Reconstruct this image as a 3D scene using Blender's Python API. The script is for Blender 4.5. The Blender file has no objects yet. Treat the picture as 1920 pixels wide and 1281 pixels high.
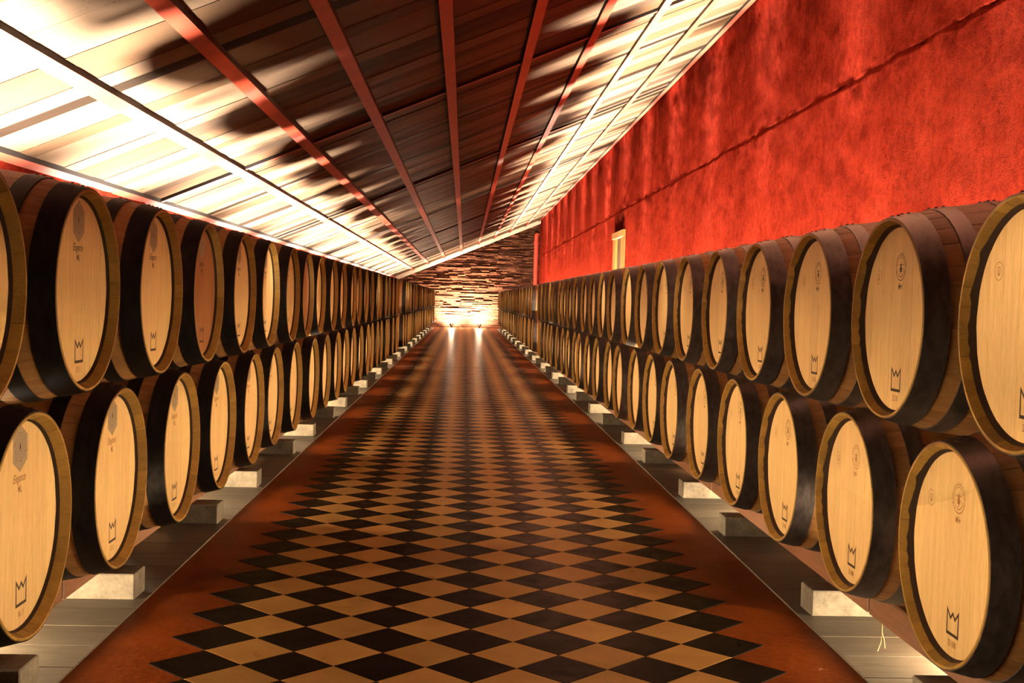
import bpy, math, random
from mathutils import Vector, Matrix, noise
random.seed(7)
scene = bpy.context.scene
COL = scene.collection
PI = math.pi
K = 0.1414                                   # half diagonal of a 20 cm floor tile
FPX = 2194.35                                # focal length in px of the 1920 px wide frame

# ------------------------------------------------------------------ camera
def make_camera():
    yaw, pitch, roll = math.radians(2.378), math.radians(-2.045), math.radians(1.515)
    cy, sy, cp, sp = math.cos(yaw), math.sin(yaw), math.cos(pitch), math.sin(pitch)
    f = Vector((sy * cp, cy * cp, sp)); r = Vector((cy, -sy, 0)); u = r.cross(f)
    r2 = math.cos(roll) * r + math.sin(roll) * u
    u2 = -math.sin(roll) * r + math.cos(roll) * u
    cd = bpy.data.cameras.new('camera'); co = bpy.data.objects.new('camera', cd); COL.objects.link(co)
    cd.sensor_width = 36; cd.lens = FPX / 1920 * 36; cd.clip_start = .05; cd.clip_end = 200
    m = Matrix((r2, u2, -f)).transposed().to_4x4(); m.translation = Vector((-.049, 0, 1.1416))
    co.matrix_world = m; scene.camera = co
make_camera()

# ------------------------------------------------------------------ world, exposure, lights
w = bpy.data.worlds.new('world'); scene.world = w; w.use_nodes = True
w.node_tree.nodes['Background'].inputs[0].default_value = (0, 0, 0, 1)
w.node_tree.nodes['Background'].inputs[1].default_value = 0
vs = scene.view_settings
scene.display_settings.display_device = 'sRGB'
vs.view_transform = 'Standard'; vs.look = 'None'; vs.gamma = 1; vs.exposure = 0.0; vs.use_curve_mapping = False

XL, XR, YB, YE = -2.80, 2.85, -3.0, 46.0
LAMP_Y = [3.65 + 2.56 * n for n in range(0, 16)]
def add_light(name, kind, loc, energy, color, **kw):
    d = bpy.data.lights.new(name, kind); d.energy = energy; d.color = color
    for k_, v in kw.items(): setattr(d, k_, v)
    o = bpy.data.objects.new(name, d); COL.objects.link(o); o.location = loc
    return o
def aim(o, d):
    o.rotation_euler = Vector(d).to_track_quat('-Z', 'Y').to_euler()
# uplights standing on the floor between the barrel rows and the walls, and lamps lying under the barrels between the rails
for y in LAMP_Y:
    for sd, x, e, es in ((1, 2.41, 1250, 15000), (-1, -2.31, 75, 8200)):
        c = (1, .78, .55) if sd > 0 else (1, .84, .64)
        aim(add_light('uplight', 'SPOT', (x, y, .12), e, c, shadow_soft_size=.05, spot_size=math.radians(165), spot_blend=.35), (0, 0, 1))
        o = add_light('uplight_beam', 'SPOT', (x, y, .12), es, (1, .89, .74), shadow_soft_size=.13, spot_size=math.radians(46 if sd > 0 else 90), spot_blend=.4 if sd > 0 else .7)
        aim(o, (-sd * (.23 if sd > 0 else .30), 0, 1))
        for nm, ux, pw in (('under_lamp', 1.66, 15), ('back_lamp', 2.24, 200)):
            o = add_light(nm, 'AREA', (sd * ux, y, .06), pw, (1, .70, .40), shape='RECTANGLE', size=.14, size_y=.05)
            aim(o, (-sd, 0, -.12))
# unseen fill strips added under each overhang to wash the heads across the aisle
for s in (-1, 1):
    for i in range(8):
        y0 = -1.5 + i * 5.5
        o = add_light('head_fill_strip', 'AREA', (s * 1.30, y0 + 2.75, .105), 20.5, (1, .70, .39), shape='RECTANGLE', size=5.5, size_y=.03, spread=math.radians(38))
        z = Vector((s, 0, -.205)).normalized(); x = Vector((0, 1, 0)); yv = z.cross(x)
        o.rotation_euler = Matrix((x, yv, z)).transposed().to_euler()
# two floods at the foot of the end wall
for x in (-.52, .54):
    o = add_light('flood_light', 'SPOT', (x, YE - .86, .22), 5200, (1, .74, .52), shadow_soft_size=.06, spot_size=math.radians(120), spot_blend=.9)
    aim(o, (0, 1, .75))
    add_light('flood_spill', 'POINT', (x, YE - .90, .24), 260, (1, .66, .42), shadow_soft_size=.06)

# ------------------------------------------------------------------ helpers
def mesh(name, v, f, mats=(), fm=None, smooth=None):
    me = bpy.data.meshes.new(name); me.from_pydata(v, [], f)
    for m in mats: me.materials.append(m)
    if fm: me.polygons.foreach_set('material_index', fm)
    if smooth is not None:
        me.polygons.foreach_set('use_smooth', [True] * len(f))
        me.update(); me.set_sharp_from_angle(angle=math.radians(smooth))
    me.update(); return me
def obj(name, me, parent=None, loc=(0, 0, 0), rot=(0, 0, 0)):
    o = bpy.data.objects.new(name, me); COL.objects.link(o)
    o.location = loc; o.rotation_euler = rot
    if parent: o.parent = parent
    return o
def tag(o, label=None, cat=None, group=None, kind=None):
    if label: o['label'] = label
    if cat: o['category'] = cat
    if group: o['group'] = group
    if kind: o['kind'] = kind
    return o
BOXF = [(0, 3, 2, 1), (4, 5, 6, 7), (0, 1, 5, 4), (1, 2, 6, 5), (2, 3, 7, 6), (3, 0, 4, 7)]
def boxv(x0, x1, y0, y1, z0, z1):
    return [(x0, y0, z0), (x1, y0, z0), (x1, y1, z0), (x0, y1, z0), (x0, y0, z1), (x1, y0, z1), (x1, y1, z1), (x0, y1, z1)]
class MB:
    def __init__(s): s.v = []; s.f = []; s.m = []
    def add(s, v, f, m=0):
        o = len(s.v); s.v += list(v); s.f += [tuple(i + o for i in q) for q in f]; s.m += [m] * len(f)
    def box(s, x0, x1, y0, y1, z0, z1, m=0): s.add(boxv(x0, x1, y0, y1, z0, z1), BOXF, m)
    def bbox(s, x0, x1, y0, y1, z0, z1, b, m=0):
        # box with bevelled vertical and top edges
        def ring(x0, x1, y0, y1, c, z):
            return [(x0 + c, y0, z), (x1 - c, y0, z), (x1, y0 + c, z), (x1, y1 - c, z), (x1 - c, y1, z), (x0 + c, y1, z), (x0, y1 - c, z), (x0, y0 + c, z)]
        v = ring(x0, x1, y0, y1, b, z0) + ring(x0, x1, y0, y1, b, z1 - b) + ring(x0 + b, x1 - b, y0 + b, y1 - b, b * .4, z1)
        f = [tuple(range(7, -1, -1)), tuple(range(16, 24))]
        for k_ in (0, 8):
            f += [(k_ + i, k_ + (i + 1) % 8, k_ + 8 + (i + 1) % 8, k_ + 8 + i) for i in range(8)]
        s.add(v, f, m)
    def tube(s, pts, r, n=10, m=0):
        rings = []
        for i, p in enumerate(pts):
            p = Vector(p); a = Vector(pts[max(i - 1, 0)]); b = Vector(pts[min(i + 1, len(pts) - 1)])
            t = (b - a).normalized(); h = Vector((0, 0, 1)) if abs(t.z) < .9 else Vector((0, 1, 0))
            x = t.cross(h).normalized(); y = t.cross(x)
            rr = r[i] if isinstance(r, (list, tuple)) else r
            rings.append([tuple(p + rr * (math.cos(2 * PI * j / n) * x + math.sin(2 * PI * j / n) * y)) for j in range(n)])
        v = [q for g in rings for q in g]
        f = [(i * n + j, i * n + (j + 1) % n, (i + 1) * n + (j + 1) % n, (i + 1) * n + j) for i in range(len(pts) - 1) for j in range(n)]
        f += [tuple(range(n)), tuple(range((len(pts) - 1) * n, len(pts) * n))]
        s.add(v, f, m)
    def mesh(s, name, mats, smooth=None): return mesh(name, s.v, s.f, mats, s.m, smooth)

# ------------------------------------------------------------------ materials
class NT:
    def __init__(s, name, rough=.5, metal=0.0, spec=None):
        s.mat = bpy.data.materials.new(name); s.mat.use_nodes = True
        s.t = s.mat.node_tree; s.b = s.t.nodes['Principled BSDF']
        s.b.inputs['Roughness'].default_value = rough; s.b.inputs['Metallic'].default_value = metal
        if spec is not None: s.b.inputs['Specular IOR Level'].default_value = spec
    def n(s, typ, **kw):
        q = s.t.nodes.new(typ)
        for k_, v in kw.items(): setattr(q, k_, v)
        return q
    def lk(s, a, b): s.t.links.new(a, b)
    def coord(s, scale=(1, 1, 1), rnd=0.0, kind='Object'):
        tc = s.n('ShaderNodeTexCoord'); mp = s.n('ShaderNodeMapping'); s.lk(tc.outputs[kind], mp.inputs[0])
        mp.inputs['Scale'].default_value = scale
        if rnd:
            oi = s.n('ShaderNodeObjectInfo'); mu = s.n('ShaderNodeMath', operation='MULTIPLY'); mu.inputs[1].default_value = rnd
            s.lk(oi.outputs['Random'], mu.inputs[0]); s.lk(mu.outputs[0], mp.inputs['Location'])
        return mp.outputs[0]
    def noise(s, vec, scale=5, detail=4, rough=.55, dist=0):
        q = s.n('ShaderNodeTexNoise'); s.lk(vec, q.inputs['Vector'])
        q.inputs['Scale'].default_value = scale; q.inputs['Detail'].default_value = detail
        q.inputs['Roughness'].default_value = rough; q.inputs['Distortion'].default_value = dist
        return q.outputs['Fac']
    def ramp(s, fac, stops, interp='LINEAR'):
        q = s.n('ShaderNodeValToRGB'); q.color_ramp.interpolation = interp
        e = q.color_ramp.elements
        while len(e) < len(stops): e.new(.5)
        for el, (p, c) in zip(e, stops):
            el.position = p; el.color = (c[0], c[1], c[2], 1) if not isinstance(c, (int, float)) else (c, c, c, 1)
        s.lk(fac, q.inputs[0]); return q.outputs[0]
    def mix(s, fac, a, b, mode='MIX'):
        q = s.n('ShaderNodeMix', data_type='RGBA', blend_type=mode)
        if isinstance(fac, (int, float)): q.inputs[0].default_value = fac
        else: s.lk(fac, q.inputs[0])
        for i, c in ((6, a), (7, b)):
            if isinstance(c, tuple): q.inputs[i].default_value = (*c, 1)
            else: s.lk(c, q.inputs[i])
        return q.outputs[2]
    def color(s, c):
        if isinstance(c, tuple): s.b.inputs['Base Color'].default_value = (*c, 1)
        else: s.lk(c, s.b.inputs['Base Color'])
        return s
    def rough(s, c): s.lk(c, s.b.inputs['Roughness']); return s
    def bump(s, h, strength=.3, dist=.01):
        q = s.n('ShaderNodeBump'); q.inputs['Strength'].default_value = strength; q.inputs['Distance'].default_value = dist
        s.lk(h, q.inputs['Height']); s.lk(q.outputs[0], s.b.inputs['Normal']); return s
def obrandom(m, lo, hi):
    oi = m.n('ShaderNodeObjectInfo'); mr = m.n('ShaderNodeMapRange')
    m.lk(oi.outputs['Random'], mr.inputs[0]); mr.inputs[3].default_value = lo; mr.inputs[4].default_value = hi
    cb = m.n('ShaderNodeCombineColor')
    for i in range(3): m.lk(mr.outputs[0], cb.inputs[i])
    return cb.outputs[0]

def wood(name, c1, c2, scale, rough=.5, var=(.85, 1.08), bump=.15):
    m = NT(name, rough)
    g = m.noise(m.coord(scale, 9), 6, 5, .6, .4)
    f = m.noise(m.coord(tuple(q * 4 for q in scale), 9), 9, 3, .6)
    c = m.ramp(g, [(.3, c1), (.7, c2)])
    c = m.mix(.35, c, m.ramp(f, [(.35, tuple(q * .75 for q in c1)), (.65, c2)]))
    c = m.mix(1.0, c, obrandom(m, *var), 'MULTIPLY')
    m.color(c).bump(f, bump, .002)
    return m.mat
M = {}
M['head'] = wood('pale_oak_head', (.58, .385, .15), (.76, .54, .255), (4, 9, .7), .5, (.92, 1.05))
M['head_red'] = wood('reddish_oak_head', (.21, .080, .022), (.29, .115, .034), (4, 9, .7), .5, (.92, 1.05))
M['chine'] = wood('golden_oak_rim', (.25, .145, .024), (.37, .225, .05), (3, 6, 6), .55, (.75, 1.1))
M['body'] = wood('oak_stave', (.22, .10, .03), (.34, .18, .062), (.8, 8, 8), .55, (.75, 1.1))
M['croze'] = NT('charred_oak_edge', .8).color((.022, .008, .003)).mat
M['ink'] = NT('burnt_brand_ink', .7).color((.028, .012, .004)).mat
M['ink_soft'] = NT('faded_brand_ink', .7).color((.22, .10, .025)).mat
M['ink_grey'] = NT('grey_brand_stamp', .7).color((.30, .235, .16)).mat
M['ink_line'] = NT('grey_brand_line', .7).color((.13, .095, .06)).mat
def steel(name, a, b, r):
    m = NT(name, r, .75); g = m.noise(m.coord((12, 5, 5), 5), 4, 6, .65)
    m.color(m.ramp(g, [(.35, a), (.7, b)])).rough(m.ramp(g, [(.3, r - .08), (.7, r + .12)])); return m.mat
M['steel'] = steel('galvanised_hoop', (.075, .068, .068), (.14, .125, .125), .40)
M['steel_shaded'] = steel('shaded_hoop', (.012, .011, .011), (.028, .026, .025), .5)  # same hoop steel, with the shade on its unlit side put into the colour
M['bung'] = NT('bung_tan', .6).color((.55, .30, .08)).mat
M['rail'] = wood('brown_timber_rail', (.075, .028, .010), (.14, .055, .019), (8, .8, 8), .6)
def f_block():
    m = NT('pale_concrete_block', .85)
    a = m.noise(m.coord((1, 1, 1), 30), 7, 6, .65); b = m.noise(m.coord((1, 1, 1), 30), 60, 3, .6)
    m.color(m.mix(.3, m.ramp(a, [(.35, (.028, .024, .017)), (.65, (.12, .106, .078))]), m.ramp(b, [(.3, (.036, .03, .022)), (.7, (.13, .115, .088))]))).bump(b, .3, .004); return m.mat
M['block'] = f_block()
def f_tile(name, c1, c2, r):
    m = NT(name, r, 0, .012)
    a = m.noise(m.coord((1, 1, 1), 40), 9, 5, .65, .6); b = m.noise(m.coord((1, 1, 1), 40), 3, 3, .5)
    c = m.mix(.5, m.ramp(a, [(.35, c1), (.65, c2)]), m.ramp(b, [(.35, c1), (.65, c2)]))
    c = m.mix(1.0, c, obrandom(m, .82, 1.08), 'MULTIPLY')
    m.color(c).rough(m.ramp(a, [(.3, r - .08), (.7, r + .12)])).bump(a, .08, .003); return m.mat
M['tile_white'] = f_tile('cream_cement_tile', (.23, .132, .041), (.34, .21, .075), .34)
M['tile_black'] = f_tile('black_cement_tile', (.003, .0024, .002), (.007, .0055, .005), .34)
def f_screed():
    m = NT('red_painted_screed', .42, 0, .03)
    a = m.noise(m.coord(), 3, 6, .65, .3); b = m.noise(m.coord(), 40, 4, .6); c = m.noise(m.coord((1, .5, 1)), 7, 5, .6, .6)
    col = m.mix(.35, m.ramp(a, [(.3, (.065, .012, .002)), (.7, (.18, .043, .006))]), m.ramp(b, [(.3, (.06, .010, .002)), (.7, (.21, .052, .008))]))
    col = m.mix(m.ramp(c, [(.70, 0), (.715, 1)]), col, (.45, .25, .15))
    m.color(col).bump(b, .25, .004); return m.mat
M['screed'] = f_screed()
def f_plank():
    m = NT('grey_weathered_plank', .55)
    a = m.noise(m.coord((.9, 7, 1), 30), 4, 6, .65, 1.2); b = m.noise(m.coord((2, 30, 1), 30), 6, 4, .6)
    c = m.mix(.4, m.ramp(a, [(.3, (.030, .028, .021)), (.7, (.095, .086, .065))]), m.ramp(b, [(.3, (.022, .020, .016)), (.7, (.115, .105, .08))]))
    m.color(m.mix(1.0, c, obrandom(m, .75, 1.1), 'MULTIPLY')).bump(b, .3, .003); return m.mat
M['plank'] = f_plank()
M['joint'] = NT('dark_joint', .9).color((.02, .012, .008)).mat
def f_plaster():
    m = NT('red_plaster', .9, 0, 0.0)
    a = m.noise(m.coord(), .9, 7, .65, .4); b = m.noise(m.coord(), 13, 7, .7); d = m.noise(m.coord((1, 1, .18)), 3.2, 5, .6)
    f = m.noise(m.coord(), 80, 5, .65)
    c = m.ramp(a, [(.32, (.12, .008, .004)), (.52, (.30, .026, .012)), (.72, (.42, .046, .027))])
    c = m.mix(.38, c, m.ramp(b, [(.38, (.04, .003, .002)), (.58, (.42, .044, .021))]))
    c = m.mix(.22, c, m.ramp(f, [(.38, (.05, .004, .002)), (.60, (.46, .058, .036))]))
    c = m.mix(.13, c, m.ramp(d, [(.3, (.08, .005, .003)), (.7, (.46, .06, .03))]))
    # mottled stain of the upper wall, deepened to paint in lamp fall-off with height
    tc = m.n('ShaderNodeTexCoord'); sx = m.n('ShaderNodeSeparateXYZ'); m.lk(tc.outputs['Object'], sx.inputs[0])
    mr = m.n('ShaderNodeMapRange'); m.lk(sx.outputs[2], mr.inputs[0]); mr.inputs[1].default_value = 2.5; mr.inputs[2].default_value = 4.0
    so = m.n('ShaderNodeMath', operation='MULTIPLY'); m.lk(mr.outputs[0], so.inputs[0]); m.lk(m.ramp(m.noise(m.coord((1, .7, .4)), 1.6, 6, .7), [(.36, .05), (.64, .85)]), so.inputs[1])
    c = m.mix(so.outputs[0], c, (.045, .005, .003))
    # smoke stain above the door
    def mth(op, a_, b_=None, cl=False):
        q = m.n('ShaderNodeMath', operation=op, use_clamp=cl)
        for i_, z_ in ((0, a_), (1, b_)):
            if z_ is None: continue
            if isinstance(z_, (int, float)): q.inputs[i_].default_value = z_
            else: m.lk(z_, q.inputs[i_])
        return q.outputs[0]
    wob = mth('MULTIPLY', m.noise(m.coord(), 4, 4, .6), .35)
    fy = mth('SUBTRACT', 1.0, mth('MULTIPLY', mth('SUBTRACT', mth('ADD', mth('ABSOLUTE', mth('SUBTRACT', sx.outputs[1], 22.05)), wob), .72), 5.0, True), True)
    fz = mth('SUBTRACT', 1.0, mth('MULTIPLY', mth('SUBTRACT', mth('ADD', sx.outputs[2], wob), 2.86), 3.5, True), True)
    fl_ = mth('MULTIPLY', mth('MULTIPLY', fy, fz), mth('MULTIPLY', mth('GREATER_THAN', sx.outputs[2], 2.44), .85))
    c = m.mix(fl_, c, (.012, .003, .002))
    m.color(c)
    mx = m.n('ShaderNodeMath', operation='ADD'); m.lk(b, mx.inputs[0]); m.lk(f, mx.inputs[1])
    m.bump(mx.outputs[0], 1.0, .045); return m.mat
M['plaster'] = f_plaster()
M['soot'] = NT('sooty_lintel', .9).color((.07, .012, .008)).mat
def f_board(name, c1, c2, r):
    m = NT(name, r, 0, .008)
    g = m.noise(m.coord((.35, 14, 1), 60), 5, 5, .65, .3); h = m.noise(m.coord((.8, 3, 1), 60), 2.2, 4, .6)
    sp = m.noise(m.coord((1, 1.6, 1), 60), 38, 3, .6)
    c = m.mix(.45, m.ramp(g, [(.3, c1), (.7, c2)]), m.ramp(h, [(.3, c1), (.7, c2)]))
    c = m.mix(m.ramp(sp, [(.66, 0), (.70, .8)]), c, (.03, .02, .015))
    m.color(c).rough(m.ramp(h, [(.3, r - .12), (.7, r + .12)])).bump(g, .12, .002); return m.mat
M['boards'] = [f_board('tan_ceiling_board', (.080, .051, .032), (.115, .076, .050), .5),
               f_board('brown_ceiling_board', (.05, .028, .015), (.074, .043, .025), .5),
               f_board('dark_ceiling_board', (.009, .0055, .0035), (.016, .010, .007), .46),
               f_board('grey_ceiling_board', (.03, .019, .0125), (.048, .031, .022), .5)]
def f_batten():
    m = NT('red_painted_batten', .55); a = m.noise(m.coord(), 5, 6, .65)
    m.color(m.ramp(a, [(.3, (.20, .022, .008)), (.7, (.36, .045, .016))])); return m.mat
M['batten'] = f_batten()
M['plain_black'] = NT('plain_black_face', .7).color((.010, .007, .006)).mat  # flat black: ceiling backing and every batten face except the underside
M['trim'] = NT('pale_trim_paint', .6).color((.5, .42, .34)).mat
def f_slate():
    m = NT('brown_slate', .7, 0, .1)
    a = m.noise(m.coord((1, 1, 3)), 4, 6, .65); c = m.ramp(a, [(.3, (.018, .006, .003)), (.5, (.055, .019, .009)), (.7, (.14, .058, .03))])
    m.color(m.mix(1.0, c, obrandom(m, .6, 1.3), 'MULTIPLY')).bump(a, .4, .01); return m.mat
M['slate'] = f_slate()
M['pipe'] = NT('red_painted_pipe', .4).color((.38, .045, .028)).mat
M['door_wood'] = wood('yellow_door_timber', (.26, .13, .02), (.38, .20, .035), (8, 8, .8), .55)
M['door_dark'] = wood('dark_door_leaf', (.07, .04, .018), (.12, .07, .03), (8, 8, .8), .6)
M['lamp_body'] = NT('dark_lamp_housing', .5, .4).color((.05, .035, .03)).mat
def f_glow():
    m = NT('lit_lamp_lens', .3); m.color((.9, .8, .7)); m.b.inputs['Emission Color'].default_value = (1, .8, .6, 1); m.b.inputs['Emission Strength'].default_value = 14; return m.mat
M['lens'] = f_glow()
M['straw'] = NT('dry_straw', .7).color((.45, .24, .08)).mat

# ------------------------------------------------------------------ floor
floor = tag(obj('floor', mesh('floor', boxv(XL, XR, YB, YE, -.12, -.002), BOXF, [M['screed']])), kind='structure')
def tile_geo(h=K - .0011, b=.0016):
    v = [(-h, 0, -.02), (0, -h, -.02), (h, 0, -.02), (0, h, -.02), (-h, 0, -b), (0, -h, -b), (h, 0, -b), (0, h, -b)]
    q = h - b * 1.4
    v += [(-q, 0, 0), (0, -q, 0), (q, 0, 0), (0, q, 0)]
    f = [(8, 9, 10, 11)] + [(i, (i + 1) % 4, 4 + (i + 1) % 4, 4 + i) for i in range(4)] + [(4 + i, 4 + (i + 1) % 4, 8 + (i + 1) % 4, 8 + i) for i in range(4)]
    return v, f
tv, tf = tile_geo()
tmesh = {c: mesh('tile_' + c, tv, tf, [M['tile_' + c]]) for c in ('white', 'black')}
far = MB(); near = []
for v in range(-34, 301):
    y = (v + 25.364) * K
    black = v % 2 == 0
    for u in (range(-6, 7, 2) if black else range(-5, 6, 2)):
        vis = y > 2.9 and abs(u * K + .049 - y * .035) / y < .46
        if vis and len(near) < 300: near.append((u * K, y, black))
        else: far.add([(p[0] + u * K, p[1] + y, p[2]) for p in tv], tf, int(black))
for x, y, black in near:
    obj('tile', tmesh['black' if black else 'white'], floor, (x, y, 0))
tag(obj('tile_field', far.mesh('tile_field', [M['tile_white'], M['tile_black']]), floor), kind='stuff')
obj('expansion_joint', mesh('expansion_joint', boxv(-1.2, 1.2, 19.30, 19.34, -.01, .0012), BOXF, [M['joint']]), floor)
# grey planks under the barrels, laid across
PW = .222
for s, x0, x1 in ((-1, XL, -1.195), (1, 1.215, XR)):
    a, b = min(x0, x1), max(x0, x1)
    m = MB(); m.bbox(a, b, 0, PW - .003, -.02, .003, .0015); pm = m.mesh('plank', [M['plank']])
    rest = MB(); i = 0; y = .2
    while y < YE - .5:
        if 2.2 < y < 16: obj('plank', pm, floor, (0, y, random.uniform(-.0006, .0006)))
        else: rest.add([(p[0], p[1] + y, p[2]) for p in m.v], m.f)
        y += PW
    y = .2 - PW
    while y > YB: rest.add([(p[0], p[1] + y, p[2]) for p in m.v], m.f); y -= PW
    tag(obj('plank_field', rest.mesh('plank_field', [M['plank']]), floor), kind='stuff')

# ------------------------------------------------------------------ walls
CZ0, CSL = 3.09, .42
def cz(x): return CZ0 + CSL * x
DOOR = (21.25, 22.85, 2.48)                        # y0, y1, lintel height
def plaster_wall(name, X, side, h, door=None, ymin=YB):
    ys = []; y = ymin
    while y < YE: ys.append(y); y += .06 if 4 < y < 24 else .18
    ys.append(YE)
    if door: ys = sorted(set([q for q in ys if min(abs(q - door[0]), abs(q - door[1])) > .03] + [door[0], door[1]]))
    nz = int(h / .06); zs = [h * i / nz for i in range(nz + 1)]
    if side > 0: zs = sorted([q for q in zs if not 2.78 < q < 2.93] + [2.79 + .012 * i for i in range(12)])
    if door: zs = sorted([q for q in zs if abs(q - door[2]) > .03] + [door[2]])
    v = []; f = []; n = len(zs)
    for y in ys:
        gl = 2.855 + .02 * noise.noise((0, y * .8, 3)) + .012 * noise.noise((0, y * 4, 7))
        for z in zs:
            p = Vector((0, y, z))
            d = .020 * noise.noise(p * 1.3) + .012 * noise.noise(p * 5) + .007 * noise.noise(p * 14)
            if side > 0:
                if abs(z - gl) < .014: d -= .016 * max(0, .35 + 1.1 * noise.noise((3, y * 3, 0)))
                if z < gl: d += .006
            if door and door[0] - .01 < y < door[1] + .01 and z < door[2] + .01: d = 0
            v.append((X - side * d, y, z))
    for i in range(len(ys) - 1):
        for j in range(n - 1):
            if door and ys[i] >= door[0] - 1e-4 and ys[i + 1] <= door[1] + 1e-4 and zs[j + 1] <= door[2] + 1e-4: continue
            q = (i * n + j, i * n + j + 1, (i + 1) * n + j + 1, (i + 1) * n + j)
            f.append(q if side > 0 else q[::-1])
    # a real slab behind the plaster face
    o = len(v); x0, x1 = sorted((X + side * .03, X + side * .3))
    segs = [(ymin, YE, 0, h)] if not door else [(ymin, door[0], 0, h), (door[1], YE, 0, h), (door[0], door[1], door[2], h)]
    for (a, b, c, d) in segs:
        k_ = len(v); v += boxv(x0, x1, a, b, c, d); f += [tuple(i + k_ for i in q) for q in BOXF]
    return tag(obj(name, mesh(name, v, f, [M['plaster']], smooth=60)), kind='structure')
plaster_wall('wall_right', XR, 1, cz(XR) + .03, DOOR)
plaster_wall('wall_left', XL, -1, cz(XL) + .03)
wf = tag(obj('wall_front', mesh('wall_front', boxv(XL - .3, XR + .3, YB - .2, YB, 0, 4.6), BOXF, [M['plaster']])), kind='structure')
# end wall of thin stacked slates
wb = tag(obj('wall_back', mesh('wall_back', boxv(XL - .3, XR + .3, YE + .02, YE + .3, 0, 4.6), BOXF, [M['joint']])), kind='structure')
stones = []; z = 0.0
rs = random.Random(3)
while z < 4.4:
    h = rs.uniform(.030, .066); x = XL - rs.uniform(0, .4)
    while x < XR:
        l = rs.uniform(.18, .85); a, b = max(x, XL), min(x + l, XR); top = z + h
        if b - a > .05 and top < cz((a + b) / 2) - .02:
            stones.append((a, b, z, top, rs.uniform(.0, .13), rs.uniform(-.012, .012)))
        x += l
    z += h
def stone_v(a, b, z0, z1, d, t):
    g = .004; dz = min(.008, (z1 - z0) * .2); yf = YE - .02 - d
    v = [(a + g, yf + .012, z0 + g), (b - g, yf + .012 + t * .5, z0 + g), (b - g, yf + .012, z1 - g), (a + g, yf + .012, z1 - g),
         (a + g, YE + .04, z0 + g), (b - g, YE + .04, z0 + g), (b - g, YE + .04, z1 - g), (a + g, YE + .04, z1 - g),
         (a + .03, yf, z0 + g + dz), (b - .03, yf + t, z0 + g + dz), (b - .03, yf + t, z1 - g - dz * .5), (a + .03, yf, z1 - g - dz * .5)]
    f = [(8, 9, 10, 11), (0, 1, 9, 8), (1, 2, 10, 9), (2, 3, 11, 10), (3, 0, 8, 11), (1, 0, 4, 5), (2, 1, 5, 6), (3, 2, 6, 7), (0, 3, 7, 4)]
    return v, f
def svis(s): return (s[1] - s[0]) * (s[3] - s[2]) * (1 if (-1.2 < (s[0] + s[1]) / 2 < 1.35 or s[2] > 1.5) else .01)
stones.sort(key=svis, reverse=True)
rest = MB()
for i, s in enumerate(stones):
    v, f = stone_v(*s)
    if i < 300: obj('slate_stone', mesh('slate_stone', v, f, [M['slate']]), wb)
    else: rest.add(v, f)
tag(obj('slate_infill', rest.mesh('slate_infill', [M['slate']]), wb), kind='stuff')

# door in the tall wall
d1 = tag(obj('door_1', None), kind='structure'); d1.location = (XR, DOOR[0], 0)
def dpart(name, mat, b, par=d1):
    return obj(name, mesh(name, [(p[0] - XR, p[1] - DOOR[0], p[2]) for p in boxv(*b)], BOXF, [mat]), par)
dpart('jamb', M['door_wood'], (XR - .025, XR + .20, DOOR[0] + .002, DOOR[0] + .46, 0, DOOR[2] - .12))
dpart('jamb', M['door_wood'], (XR - .025, XR + .20, DOOR[1] - .36, DOOR[1] - .002, 0, DOOR[2] - .12))
dpart('lintel', M['door_wood'], (XR - .05, XR + .20, DOOR[0] + .002, DOOR[1] - .002, DOOR[2] - .12, DOOR[2] - .002))
dpart('door_leaf', M['door_dark'], (XR + .02, XR + .07, DOOR[0] + .46, DOOR[1] - .36, 0, DOOR[2] - .12))

# ------------------------------------------------------------------ ceiling
ce_v = []
for (x, y) in ((XL - .2, YB), (XR + .2, YB), (XR + .2, YE + .2), (XL - .2, YE + .2)):
    ce_v.append((x, y, cz(x) + .03))
ce_v += [(p[0], p[1], p[2] + .15) for p in ce_v]
ceiling = tag(obj('ceiling', mesh('ceiling', ce_v, BOXF, [M['plain_black']])), kind='structure')
rb = random.Random(11)
y = YB; i = 0; last = 0
while y < YE:
    wd = rb.choice([.14, .17, .20, .24, .30, .36]); y1 = min(y + wd, YE)
    t = rb.choices([0, 1, 2, 3], [5, 3, 1.3, 1.2])[0]
    if t == 2 and last == 2: t = 0
    last = t
    dz = rb.uniform(-.003, .003); g = .0015
    v = []
    for (x, yy) in ((XL, y + g), (XR, y + g), (XR, y1 - g), (XL, y1 - g)): v.append((x, yy - y, cz(x) + dz))
    v += [(p[0], p[1], p[2] + .022) for p in v]
    obj('ceiling_board', mesh('ceiling_board', v, BOXF, [M['boards'][t]]), ceiling, (0, y, 0))
    y = y1; i += 1
STRIPS = [-2.05, -1.46, -.86, -.21, .45, 1.05, 1.65, 2.25, 2.79]
def batten(name, xa, xb, ya, yb, dep, red_faces):
    v = []
    for dz in (-dep, .004):
        for (x, y) in ((xa, ya), (xb, ya), (xb, yb), (xa, yb)): v.append((x, y, cz(x) + dz))
    obj(name, mesh(name, v, BOXF, [M['batten'], M['plain_black']], [0, 1, 1, 1, 1, 1]), ceiling)
for x in STRIPS: batten('batten', x - .042, x + .042, YB, YE - .3, .034, None)
batten('batten', XL, XL + .07, YB, YE - .3, .034, None)
for n in range(-2, 6):
    yy = 10.42 + 6.25 * n
    xs = [XL + .07] + STRIPS
    for a, b in zip(xs[:-1], xs[1:]): batten('cross_batten', a + .05 if a != xs[0] else a, b - .05, yy, yy + .055, .026, None)
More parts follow.
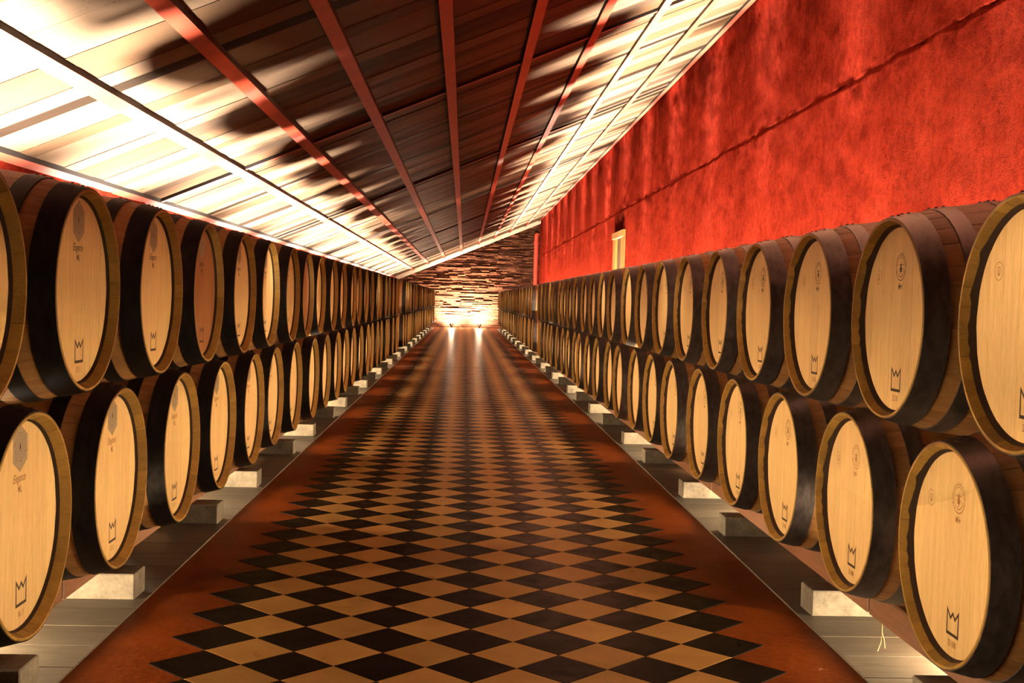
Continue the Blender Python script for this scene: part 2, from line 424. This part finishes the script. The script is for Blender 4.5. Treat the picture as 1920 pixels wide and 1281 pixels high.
# pale trim closing the ceiling against the end wall
v = []
for dz in (-.15, .0):
    for (x, y) in ((XL, YE - .30), (XR, YE - .30), (XR, YE - .12), (XL, YE - .12)): v.append((x, y, cz(x) + dz))
tag(obj('trim_1', mesh('trim_1', v, BOXF, [M['trim']])), kind='structure')

# ------------------------------------------------------------------ barrels
LEN, RMID, REND = .95, .347, .2825
def R(x): return RMID - (RMID - REND) * ((x - LEN / 2) / (LEN / 2)) ** 2
def lathe(prof, n, z0=RMID, ccw=True):
    v = []; f = []; m = len(prof)
    for i in range(n):
        a = 2 * PI * i / n
        for (x, r) in prof: v.append((x, r * math.sin(a), z0 + r * math.cos(a)))
    for i in range(n):
        k_ = (i + 1) % n
        for j in range(m - 1): f.append((i * m + j, i * m + j + 1, k_ * m + j + 1, k_ * m + j))
    return v, f
def body_prof(nn):
    p = [(.031, .2625), (.004, .2725), (0, .2745), (0, REND - .002), (.002, REND)]
    p += [(LEN * i / nn, R(LEN * i / nn)) for i in range(1, nn)]
    p += [(LEN - .002, REND), (LEN, REND - .002), (LEN, .27), (LEN - .03, .2625)]
    return p
def body_mesh(n, nn):
    pr = body_prof(nn); v, f = lathe(pr, n); m = len(pr)
    fm = [0 if (k_ % (m - 1)) < 4 else 1 for k_ in range(len(f))]
    # back head closes the barrel
    o = len(v); v += [(LEN - .035, .265 * math.sin(2 * PI * i / n), RMID + .265 * math.cos(2 * PI * i / n)) for i in range(n)]
    f.append(tuple(range(o, o + n))); fm.append(1)
    return mesh('barrel_body', v, f, [M['chine'], M['body']], fm, 35)
def stave_mesh(deg):
    pr = body_prof(6); v = []; f = []; fm = []; m = len(pr); h = math.radians(deg) / 2; e = math.radians(.35)
    for a, dr in ((-h, .0013), (-h + e, 0), (0, 0), (h - e, 0), (h, .0013)):
        for (x, r) in pr: v.append((x, (r - dr) * math.sin(a), (r - dr) * math.cos(a)))
    for i in range(4):
        for j in range(m - 1):
            f.append((i * m + j, i * m + j + 1, (i + 1) * m + j + 1, (i + 1) * m + j)); fm.append(0 if j < 4 else 1)
    return mesh('stave', v, f, [M['chine'], M['body']], fm, 35)
def hoop_mesh(x0, x1, mat, n=48, th=.002):
    mid = (x0 + x1) / 2
    pr = [(x0, R(x0) - .004), (x0, R(x0) + th), (mid, R(mid) + th), (x1, R(x1) + th), (x1, R(x1) - .004)]
    v, f = lathe(pr, n); return mesh('hoop', v, f, [M[mat]], None, 30)
def croze_mesh(n, jag, seed):
    v = []; f = []
    for i in range(n):
        a = 2 * PI * i / n
        q0 = noise.noise((math.sin(a) * 4, math.cos(a) * 4, seed)) + .6 * noise.noise((math.sin(a) * 14, math.cos(a) * 14, seed + 5))
        s = (.0215 - jag * max(0, q0 + .1)) if jag else .0265
        # sits just proud of the chamfer
        for (x, q) in ((s, .2725 - (s - .004) * .370 - .0012), (.0368, .2588), (.0368, .2560)):
            v.append((x, q * math.sin(a), RMID + q * math.cos(a)))
    for i in range(n):
        k_ = (i + 1) % n
        for j in range(2): f.append((i * 3 + j, i * 3 + j + 1, k_ * 3 + j + 1, k_ * 3 + j))
    return mesh('croze', v, f, [M['croze']], None, 40)
def disc_mesh(name, x, r, n, mat):
    v = [(x, r * math.sin(2 * PI * i / n), RMID + r * math.cos(2 * PI * i / n)) for i in range(n)]
    v += [(x + .012, p[1], p[2]) for p in v]
    f = [tuple(range(n)), tuple(range(2 * n - 1, n - 1, -1))] + [(i, (i + 1) % n, n + (i + 1) % n, n + i) for i in range(n)]
    return mesh(name, v, f, [M[mat]])
HR = .2585; HX = .0352
HB = [-HR, -.196, -.124, -.046, .030, .108, .186, HR]
def board_mesh(a0, a1, mat):
    a0 += .0003; a1 -= .0003; pts = []
    n = 6
    def zz(a): return math.sqrt(max(HR * HR - a * a, 0))
    for i in range(n + 1):
        a = a0 + (a1 - a0) * i / n; pts.append((a, zz(a)))
    for i in range(n, -1, -1):
        a = a0 + (a1 - a0) * i / n; pts.append((a, -zz(a)))
    q = []
    for p in pts:
        if not q or (abs(p[0] - q[-1][0]) + abs(p[1] - q[-1][1])) > 1e-5: q.append(p)
    if abs(q[0][0] - q[-1][0]) + abs(q[0][1] - q[-1][1]) < 1e-5: q.pop()
    m = len(q); b = .0007; cx = (a0 + a1) / 2
    v = [(HX, -(cx + (p[0] - cx) * (1 - 2 * b / (a1 - a0))), RMID + p[1] * .997) for p in q]
    v += [(HX + b, -p[0], RMID + p[1]) for p in q] + [(HX + .013, -p[0], RMID + p[1]) for p in q]
    f = [tuple(range(m))] + [(i, (i + 1) % m, m + (i + 1) % m, m + i) for i in range(m)] + [(m + i, m + (i + 1) % m, 2 * m + (i + 1) % m, 2 * m + i) for i in range(m)]
    return mesh('head_board', v, f, [M[mat]])
# ---- brands on the heads: flat ink, drawn in (a right, b up) on the head
XI = HX - .0003
def P(a, b, x=XI): return (x, -a, RMID + b)
def stroke(mb, pts, w_, closed=False, x=XI, m=0):
    pts = [Vector(p) for p in pts]; n = len(pts)
    L = []; Rr = []
    for i in range(n):
        a = pts[(i - 1) % n] if closed or i > 0 else pts[i]; b = pts[(i + 1) % n] if closed or i < n - 1 else pts[i]
        d1_ = (pts[i] - a); d2_ = (b - pts[i])
        d1_ = d1_.normalized() if d1_.length > 1e-9 else d2_.normalized(); d2_ = d2_.normalized() if d2_.length > 1e-9 else d1_
        n1 = Vector((-d1_.y, d1_.x)); n2 = Vector((-d2_.y, d2_.x)); nn = (n1 + n2).normalized()
        k_ = min(1 / max(nn.dot(n1), .3), 2.2) * w_ / 2
        L.append(pts[i] + nn * k_); Rr.append(pts[i] - nn * k_)
    v = [P(p.x, p.y, x) for p in L] + [P(p.x, p.y, x) for p in Rr]
    f = [(i, (i + 1) % n, n + (i + 1) % n, n + i) for i in range(n if closed else n - 1)]
    mb.add(v, f, m)
def circ(mb, ca, cb, r, w_, n=20, a0=0, a1=2 * PI, x=XI, m=0, sy=1):
    full = a1 - a0 > 6.28
    k_ = n if full else n + 1
    stroke(mb, [(ca + r * math.cos(a0 + (a1 - a0) * i / n), cb + sy * r * math.sin(a0 + (a1 - a0) * i / n)) for i in range(k_)], w_, full, x, m)
def poly(mb, pts, x=XI, m=0): mb.add([P(a, b, x) for a, b in pts], [tuple(range(len(pts)))], m)
def text_mesh(mb, body, ca, cb, size, shear=0.0, sx=1.0, x=XI, m=0, bold=.012):
    cu = bpy.data.curves.new('brand_text', 'FONT'); cu.body = body; cu.size = 1; cu.align_x = 'CENTER'; cu.align_y = 'CENTER'
    cu.shear = shear; cu.resolution_u = 2; cu.offset = bold
    o = bpy.data.objects.new('brand_text', cu); COL.objects.link(o); bpy.context.view_layer.update()
    me = bpy.data.meshes.new_from_object(o.evaluated_get(bpy.context.evaluated_depsgraph_get()))
    mb.add([P(ca + p.co.x * size * sx, cb + p.co.y * size, x) for p in me.vertices], [tuple(p.vertices) for p in me.polygons], m)
    bpy.data.objects.remove(o); bpy.data.curves.remove(cu); bpy.data.meshes.remove(me)
def crown(ca=.012, cb=-.172):
    mb = MB(); w_, h = .066, .060; t = .0066
    a0, a1, b0 = ca - w_ / 2, ca + w_ / 2, cb - h / 2
    top = cb + h / 2
    stroke(mb, [(a0, b0), (a0, top), (ca - w_ * .2, top - .020), (ca, top - .006), (ca + w_ * .2, top - .020), (a1, top), (a1, b0)], t)
    poly(mb, [(a0 - t / 2, b0 - .004), (a1 + t / 2, b0 - .004), (a1 + t / 2, b0 + .004), (a0 - t / 2, b0 + .004)])
    return mb.mesh('crown_mark', [M['ink']])
def hexa():
    mb = MB(); ca, cb = -.004, .192
    H = [(0, .058), (.047, .030), (.047, -.030), (0, -.058), (-.047, -.030), (-.047, .030)]
    poly(mb, [(ca + a, cb + b) for a, b in H], XI, 0)
    x2 = XI - .0002
    stroke(mb, [(ca + a, cb + b) for a, b in H], .0014, True, x2, 1)
    for r in (.013, .020, .028, .036): circ(mb, ca, cb + .004, r, .0014, 20, x=x2, m=1)
    for i in range(6):
        a = PI / 6 + i * PI / 3
        stroke(mb, [(ca + .030 * math.cos(a), cb + .004 + .030 * math.sin(a)), (ca + .046 * math.cos(a + .35), cb + .046 * math.sin(a + .35))], .0016, False, x2, 1)
    poly(mb, [(ca - .005, cb + .004), (ca, cb + .016), (ca + .005, cb + .004), (ca, cb - .008)], x2, 2)
    return mb.mesh('hexagon_stamp', [M['ink_grey'], M['ink_line'], M['ink']])
def seal():
    mb = MB(); ca, cb = .020, .146; rr = random.Random(4)
    for i in range(30):
        a = math.radians(-28 + i * 236 / 29)
        r0, r1 = .0315, .0315 + rr.choice([.006, .008, .008])
        stroke(mb, [(ca + r0 * math.cos(a), cb + r0 * math.sin(a)), (ca + r1 * math.cos(a + rr.uniform(-.05, .05)), cb + r1 * math.sin(a))], .0021)
    circ(mb, ca, cb, .0275, .0016, 24, 0, PI)
    circ(mb, ca, cb - .002, .026, .0022, 16, PI * 1.05, PI * 1.95)
    circ(mb, ca, cb - .002, .036, .0026, 16, PI * 1.1, PI * 1.9)
    poly(mb, [(ca - .007, cb - .006), (ca, cb + .016), (ca + .007, cb - .006)]); poly(mb, [(ca - .009, cb - .014), (ca, cb + .004), (ca + .009, cb - .014)])
    poly(mb, [(ca - .002, cb - .022), (ca - .002, cb - .010), (ca + .002, cb - .010), (ca + .002, cb - .022)])
    for b in (-.006, .006): stroke(mb, [(ca - .019, cb + b), (ca + .019, cb + b)], .0016)
    return mb.mesh('oval_seal', [M['ink']])
def seal_soft():
    me = seal().copy(); me.materials.clear(); me.materials.append(M['ink_soft']); return me
def small_seal():
    mb = MB(); ca, cb = -.150, .120
    circ(mb, ca, cb, .021, .0016, 20); circ(mb, ca, cb, .010, .0016, 8); poly(mb, [(ca - .003, cb - .010), (ca + .003, cb - .010), (ca, cb + .012)])
    return mb.mesh('round_stamp', [M['ink_soft']])
def text(name, body, ca, cb, size, mat, **kw):
    mb = MB(); text_mesh(mb, body, ca, cb, size, **kw); return mb.mesh(name, [M[mat]])
MK_CROWN = crown(); MK_HEX = hexa(); MK_SEAL = seal(); MK_SEALS = seal_soft(); MK_SMALL = small_seal()
MK_EL = text('lettering', 'Elegance', -.008, .118, .030, 'ink_soft', shear=.35, sx=.80)
MK_EL_D = text('lettering', 'Elegance', -.008, .118, .030, 'ink', shear=.35, sx=.80)
MK_ML = text('lettering', 'ML', -.004, .090, .026, 'ink_soft', sx=.8); MK_ML_D = text('lettering', 'ML', -.004, .090, .026, 'ink', sx=.8)
MK_MP = text('lettering', 'M+', .020, .090, .025, 'ink', sx=.9); MK_MPS = text('lettering', 'M+', .020, .090, .025, 'ink_soft', sx=.9)
MK_NUM = {q: text('date_number', q, .012, -.226, .023, 'ink_soft', sx=.75) for q in ('06.11', '07.11', '55 000', '25 00')}

BODY = {'B': body_mesh(44, 12), 'C': body_mesh(24, 6)}
STAVES = {d: stave_mesh(d) for d in (10, 12, 14)}
STAVE_SEQ = []; a = 0
for i in range(30):
    d = (12, 10, 14, 14, 10, 12, 10, 14, 12)[i % 9] if i < 27 else (12, 10, 14)[i - 27]
    STAVE_SEQ.append((d, a + d / 2)); a += d
HOOPS = [(.0015, .066), (.112, .158), (.262, .298), (.652, .688), (.792, .838), (.884, .9485)]
HOOPM = {s: {t: [hoop_mesh(x0, x1, s, n) for x0, x1 in HOOPS] for t, n in (('B', 48), ('C', 24))} for s in ('steel', 'steel_shaded')}
CROZE = {(s, t): croze_mesh(90 if t == 'B' else 24, .008 if s == 'R' else 0, i) for i, (s, t) in enumerate((('R', 'B'), ('L', 'B'), ('R', 'C'), ('L', 'C')))}
DISC = {(m, n): disc_mesh('head', HX, HR, n, m) for m in ('head', 'head_red') for n in (48, 24)}
BACKD = disc_mesh('head', HX + .014, HR, 40, 'croze')
BOARDS = {m: [board_mesh(HB[i], HB[i + 1], m) for i in range(7)] for m in ('head', 'head_red')}
def f_bung():
    mb = MB(); mb.tube([(LEN / 2, 0, 2 * RMID - .012), (LEN / 2, 0, 2 * RMID + .012), (LEN / 2, 0, 2 * RMID + .016)], [.024, .027, .022], 14); return mb.mesh('bung', [M['bung']], 40)
BUNG = f_bung()
def f_rivet():
    n = 8; r = .0055
    v = [(r * math.cos(2 * PI * i / n), r * math.sin(2 * PI * i / n), 0) for i in range(n)] + [(r * .6 * math.cos(2 * PI * i / n), r * .6 * math.sin(2 * PI * i / n), .0035) for i in range(n)]
    f = [tuple(range(n, 2 * n))] + [(i, (i + 1) % n, n + (i + 1) % n, n + i) for i in range(n)]
    return {s: mesh('rivet', v, f, [M[s]]) for s in ('steel', 'steel_shaded')}
RIVET = f_rivet()
def hoop_rivets(par, s, x0, x1):
    for x in (x0 + (x1 - x0) * .28, x0 + (x1 - x0) * .72):
        for dg in (-5, 4):
            a = math.radians(dg); r = R(x) + .0018
            obj('rivet', RIVET[s], par, (x, r * math.sin(a), RMID + r * math.cos(a)), (-a, 0, 0))

def barrel(side, x, y, zc, tier, label, group, red=False, num=None, soft=True, tilt=0.0):
    st = 'steel' if side == 'R' else 'steel_shaded'
    root = obj('wine_barrel', None, None, (x, y, zc - RMID), (0, 0, 0 if side == 'R' else PI)); root.empty_display_size = .1
    tag(root, label, 'barrel', group)
    hm = 'head_red' if red else 'head'
    if tier == 'A':
        for d, a in STAVE_SEQ: obj('stave', STAVES[d], root, (0, 0, RMID), (-math.radians(a), 0, 0))
        hd = obj('head', BACKD, root)
        for b in BOARDS[hm]: obj('head_board', b, hd)
    else:
        obj('barrel_body', BODY[tier], root)
        hd = obj('head', DISC[(hm, 48 if tier == 'B' else 24)], root)
    obj('croze', CROZE[(side, 'B' if tier != 'C' else 'C')], root)
    for i, hmsh in enumerate(HOOPM[st]['B' if tier != 'C' else 'C']):
        if tier == 'C' and 1 < i < 5: continue
        h = obj('hoop', hmsh, root)
        if tier == 'A' and i < 3: hoop_rivets(h, st, *HOOPS[i])
    if tier != 'C':
        obj('bung', BUNG, root)
        marks = [MK_CROWN]
        if side == 'R': marks += [MK_SEALS if soft else MK_SEAL, MK_SMALL, MK_MPS if soft else MK_MP]
        else: marks += [MK_HEX, MK_EL if soft else MK_EL_D, MK_ML if soft else MK_ML_D]
        if num: marks.append(MK_NUM[num])
        for mk in marks: obj(mk.name.split('.')[0], mk, hd)
    return root
D = .770
ROWS = {'RB': ('R', 1.163, 2.887, .528), 'RT': ('R', 1.142, 3.265, 1.1165), 'LB': ('L', -1.108, 2.950, .548), 'LT': ('L', -1.094, 3.335, 1.137)}
TXT = {'RB': ('oak barrel stamped with oval seal and M+, lower tier beside tall red wall', 'lower barrels along the tall red wall'),
       'RT': ('oak barrel stamped with oval seal and M+, upper tier beside tall red wall', 'upper barrels along the tall red wall'),
       'LB': ('oak barrel with shade-darkened hoops and grey hexagon stamp, lower tier under low ceiling edge', 'lower barrels under the low ceiling edge'),
       'LT': ('oak barrel with shade-darkened hoops and grey hexagon stamp, upper tier under low ceiling edge', 'upper barrels under the low ceiling edge')}
FAR = {'RB': ('oak barrel in lower tier by red wall, between row gap and slate wall', 'far lower barrels along the tall red wall'),
       'RT': ('oak barrel in upper tier by red wall, between row gap and slate wall', 'far upper barrels along the tall red wall'),
       'LB': ('oak barrel in lower tier under low ceiling, between row gap and slate wall', 'far lower barrels under the low ceiling edge'),
       'LT': ('oak barrel in upper tier under low ceiling, between row gap and slate wall', 'far upper barrels under the low ceiling edge')}
rj = random.Random(21)
GAPB = 22
for key, (side, x, y0, zc) in ROWS.items():
    top = key[1] == 'T'
    for n in range(-5, 50 if top else 51):
        if n == GAPB and not top or top and n in (GAPB - 1, GAPB): continue
        y = y0 + D * n
        tier = 'B' if n < -1 else 'A' if y < 6.9 else ('B' if y < 15 else 'C')
        lab, grp = TXT[key] if n < GAPB else FAR[key]
        kw = {}
        if key == 'LT' and n in (2, 6, 13):
            kw['red'] = True
            if n == 2: lab = 'oak barrel with reddish-brown head in upper tier under low ceiling, among pale heads'
        if key == 'LT': kw['soft'] = False
        if key == 'RT': kw.update(soft=False, num='25 00')
        if key == 'RB': kw['num'] = '55 000'
        if key == 'LB': kw['num'] = '06.11' if n == 0 else '07.11'
        if key == 'LT' and n == 0: kw['num'] = '07.11'
        if key == 'LB' and n == 0: lab = 'oak barrel with hexagon stamp numbered 06.11, lower tier under low ceiling'
        jx = rj.uniform(-.014, .014) if n > 4 else rj.uniform(-.004, .004)
        barrel(side, x + jx, y, zc, tier, lab, grp, **kw)

# ------------------------------------------------------------------ rails and blocks
for s, nm, wl in ((1, 'tall red wall', 'right'), (-1, 'low ceiling edge', 'left')):
    zt = .187 if s > 0 else .201
    for fr, (xa, xb) in (('front', (1.365, 1.455)), ('rear', (1.80, 1.89) if s > 0 else (1.70, 1.79))):
        for n in range(-2, 15):
            ya = 3.945 + 2.56 * n; yb = ya + 2.545
            mb = MB(); a, b = sorted((s * xa, s * xb)); mb.bbox(a, b, -1.2725, 1.2725, 0, zt - .097, .004)
            o = obj('timber_rail', mb.mesh('timber_rail', [M['rail']]), None, (0, (ya + yb) / 2, .097))
            tag(o, ('brown timber rail on blocks, aisle side, carrying barrels by %s' if fr == 'front' else 'brown timber rail on blocks, wall side, behind barrels by %s') % nm, 'rail', '%s timber rails by the %s' % (fr, nm))
    mb = MB(); a, b = sorted((s * (1.262 if s > 0 else 1.235), s * 1.98)); mb.bbox(a, b, 0, .145, .003, .096, .004)
    bm = mb.mesh('support_block', [M['block']])
    for n in range(-2, 15):
        for dy in (0, 1.45):
            yy = (4.24 if s > 0 else 4.32) + 2.56 * n + dy
            tag(obj('support_block', bm, None, (0, yy, 0)), 'pale concrete block under barrel rails beside %s' % nm, 'block', 'rail blocks by the %s' % nm)

# ------------------------------------------------------------------ small things
mb = MB(); px, py = 2.70, YE - .30
mb.tube([(px, py, .0), (px, py, 3.4), (px, py, 3.62), (px + .01, py, 3.70), (px + .04, py, 3.76)], .085, 16)
pipe = obj('downpipe', None, None, (px, py, 0))
obj('pipe_shaft', mesh('pipe_shaft', [(p[0] - px, p[1] - py, p[2]) for p in mb.v], mb.f, [M['pipe']], None, 40), pipe)
mb = MB(); mb.tube([(0, 0, 3.32), (0, 0, 3.42)], .10, 16); obj('pipe_collar', mb.mesh('pipe_collar', [M['pipe']], 40), pipe)
tag(pipe, 'red painted downpipe in the corner between slate wall and red wall', 'pipe')
for x in (-.52, .54):
    fl = obj('floodlight', None, None, (x, YE - .90, 0))
    tag(fl, 'small dark floodlight on the floor at the foot of the slate wall', 'floodlight', 'floodlights at the slate wall')
    mb = MB(); mb.bbox(-.10, .10, -.05, .05, 0, .03, .006); obj('base', mb.mesh('base', [M['lamp_body']]), fl)
    mb = MB(); mb.tube([(-.085, 0, .03), (-.085, 0, .10)], .008, 6); obj('bracket', mb.mesh('bracket', [M['lamp_body']]), fl)
    mb = MB(); mb.tube([(.085, 0, .03), (.085, 0, .10)], .008, 6); obj('bracket', mb.mesh('bracket', [M['lamp_body']]), fl)
    mb = MB(); mb.tube([(0, -.02, .05), (0, .02, .115), (0, .045, .155)], [.04, .075, .08], 14); obj('housing', mb.mesh('housing', [M['lamp_body']], 35), fl)
    mb = MB(); mb.tube([(0, .045, .156), (0, .0475, .160)], [.068, .066], 14); obj('lens', mb.mesh('lens', [M['lens']]), fl)
mb = MB(); mb.tube([(1.362, 3.79, .10), (1.360, 3.785, .072), (1.352, 3.77, .045), (1.338, 3.76, .018)], .0012, 5)
mb.tube([(1.360, 3.785, .072), (1.366, 3.78, .05), (1.368, 3.775, .022)], .0010, 5)
tag(obj('straw', mb.mesh('straw', [M['straw']])), 'thin forked dry straw hanging below the timber rail by red wall', 'straw')
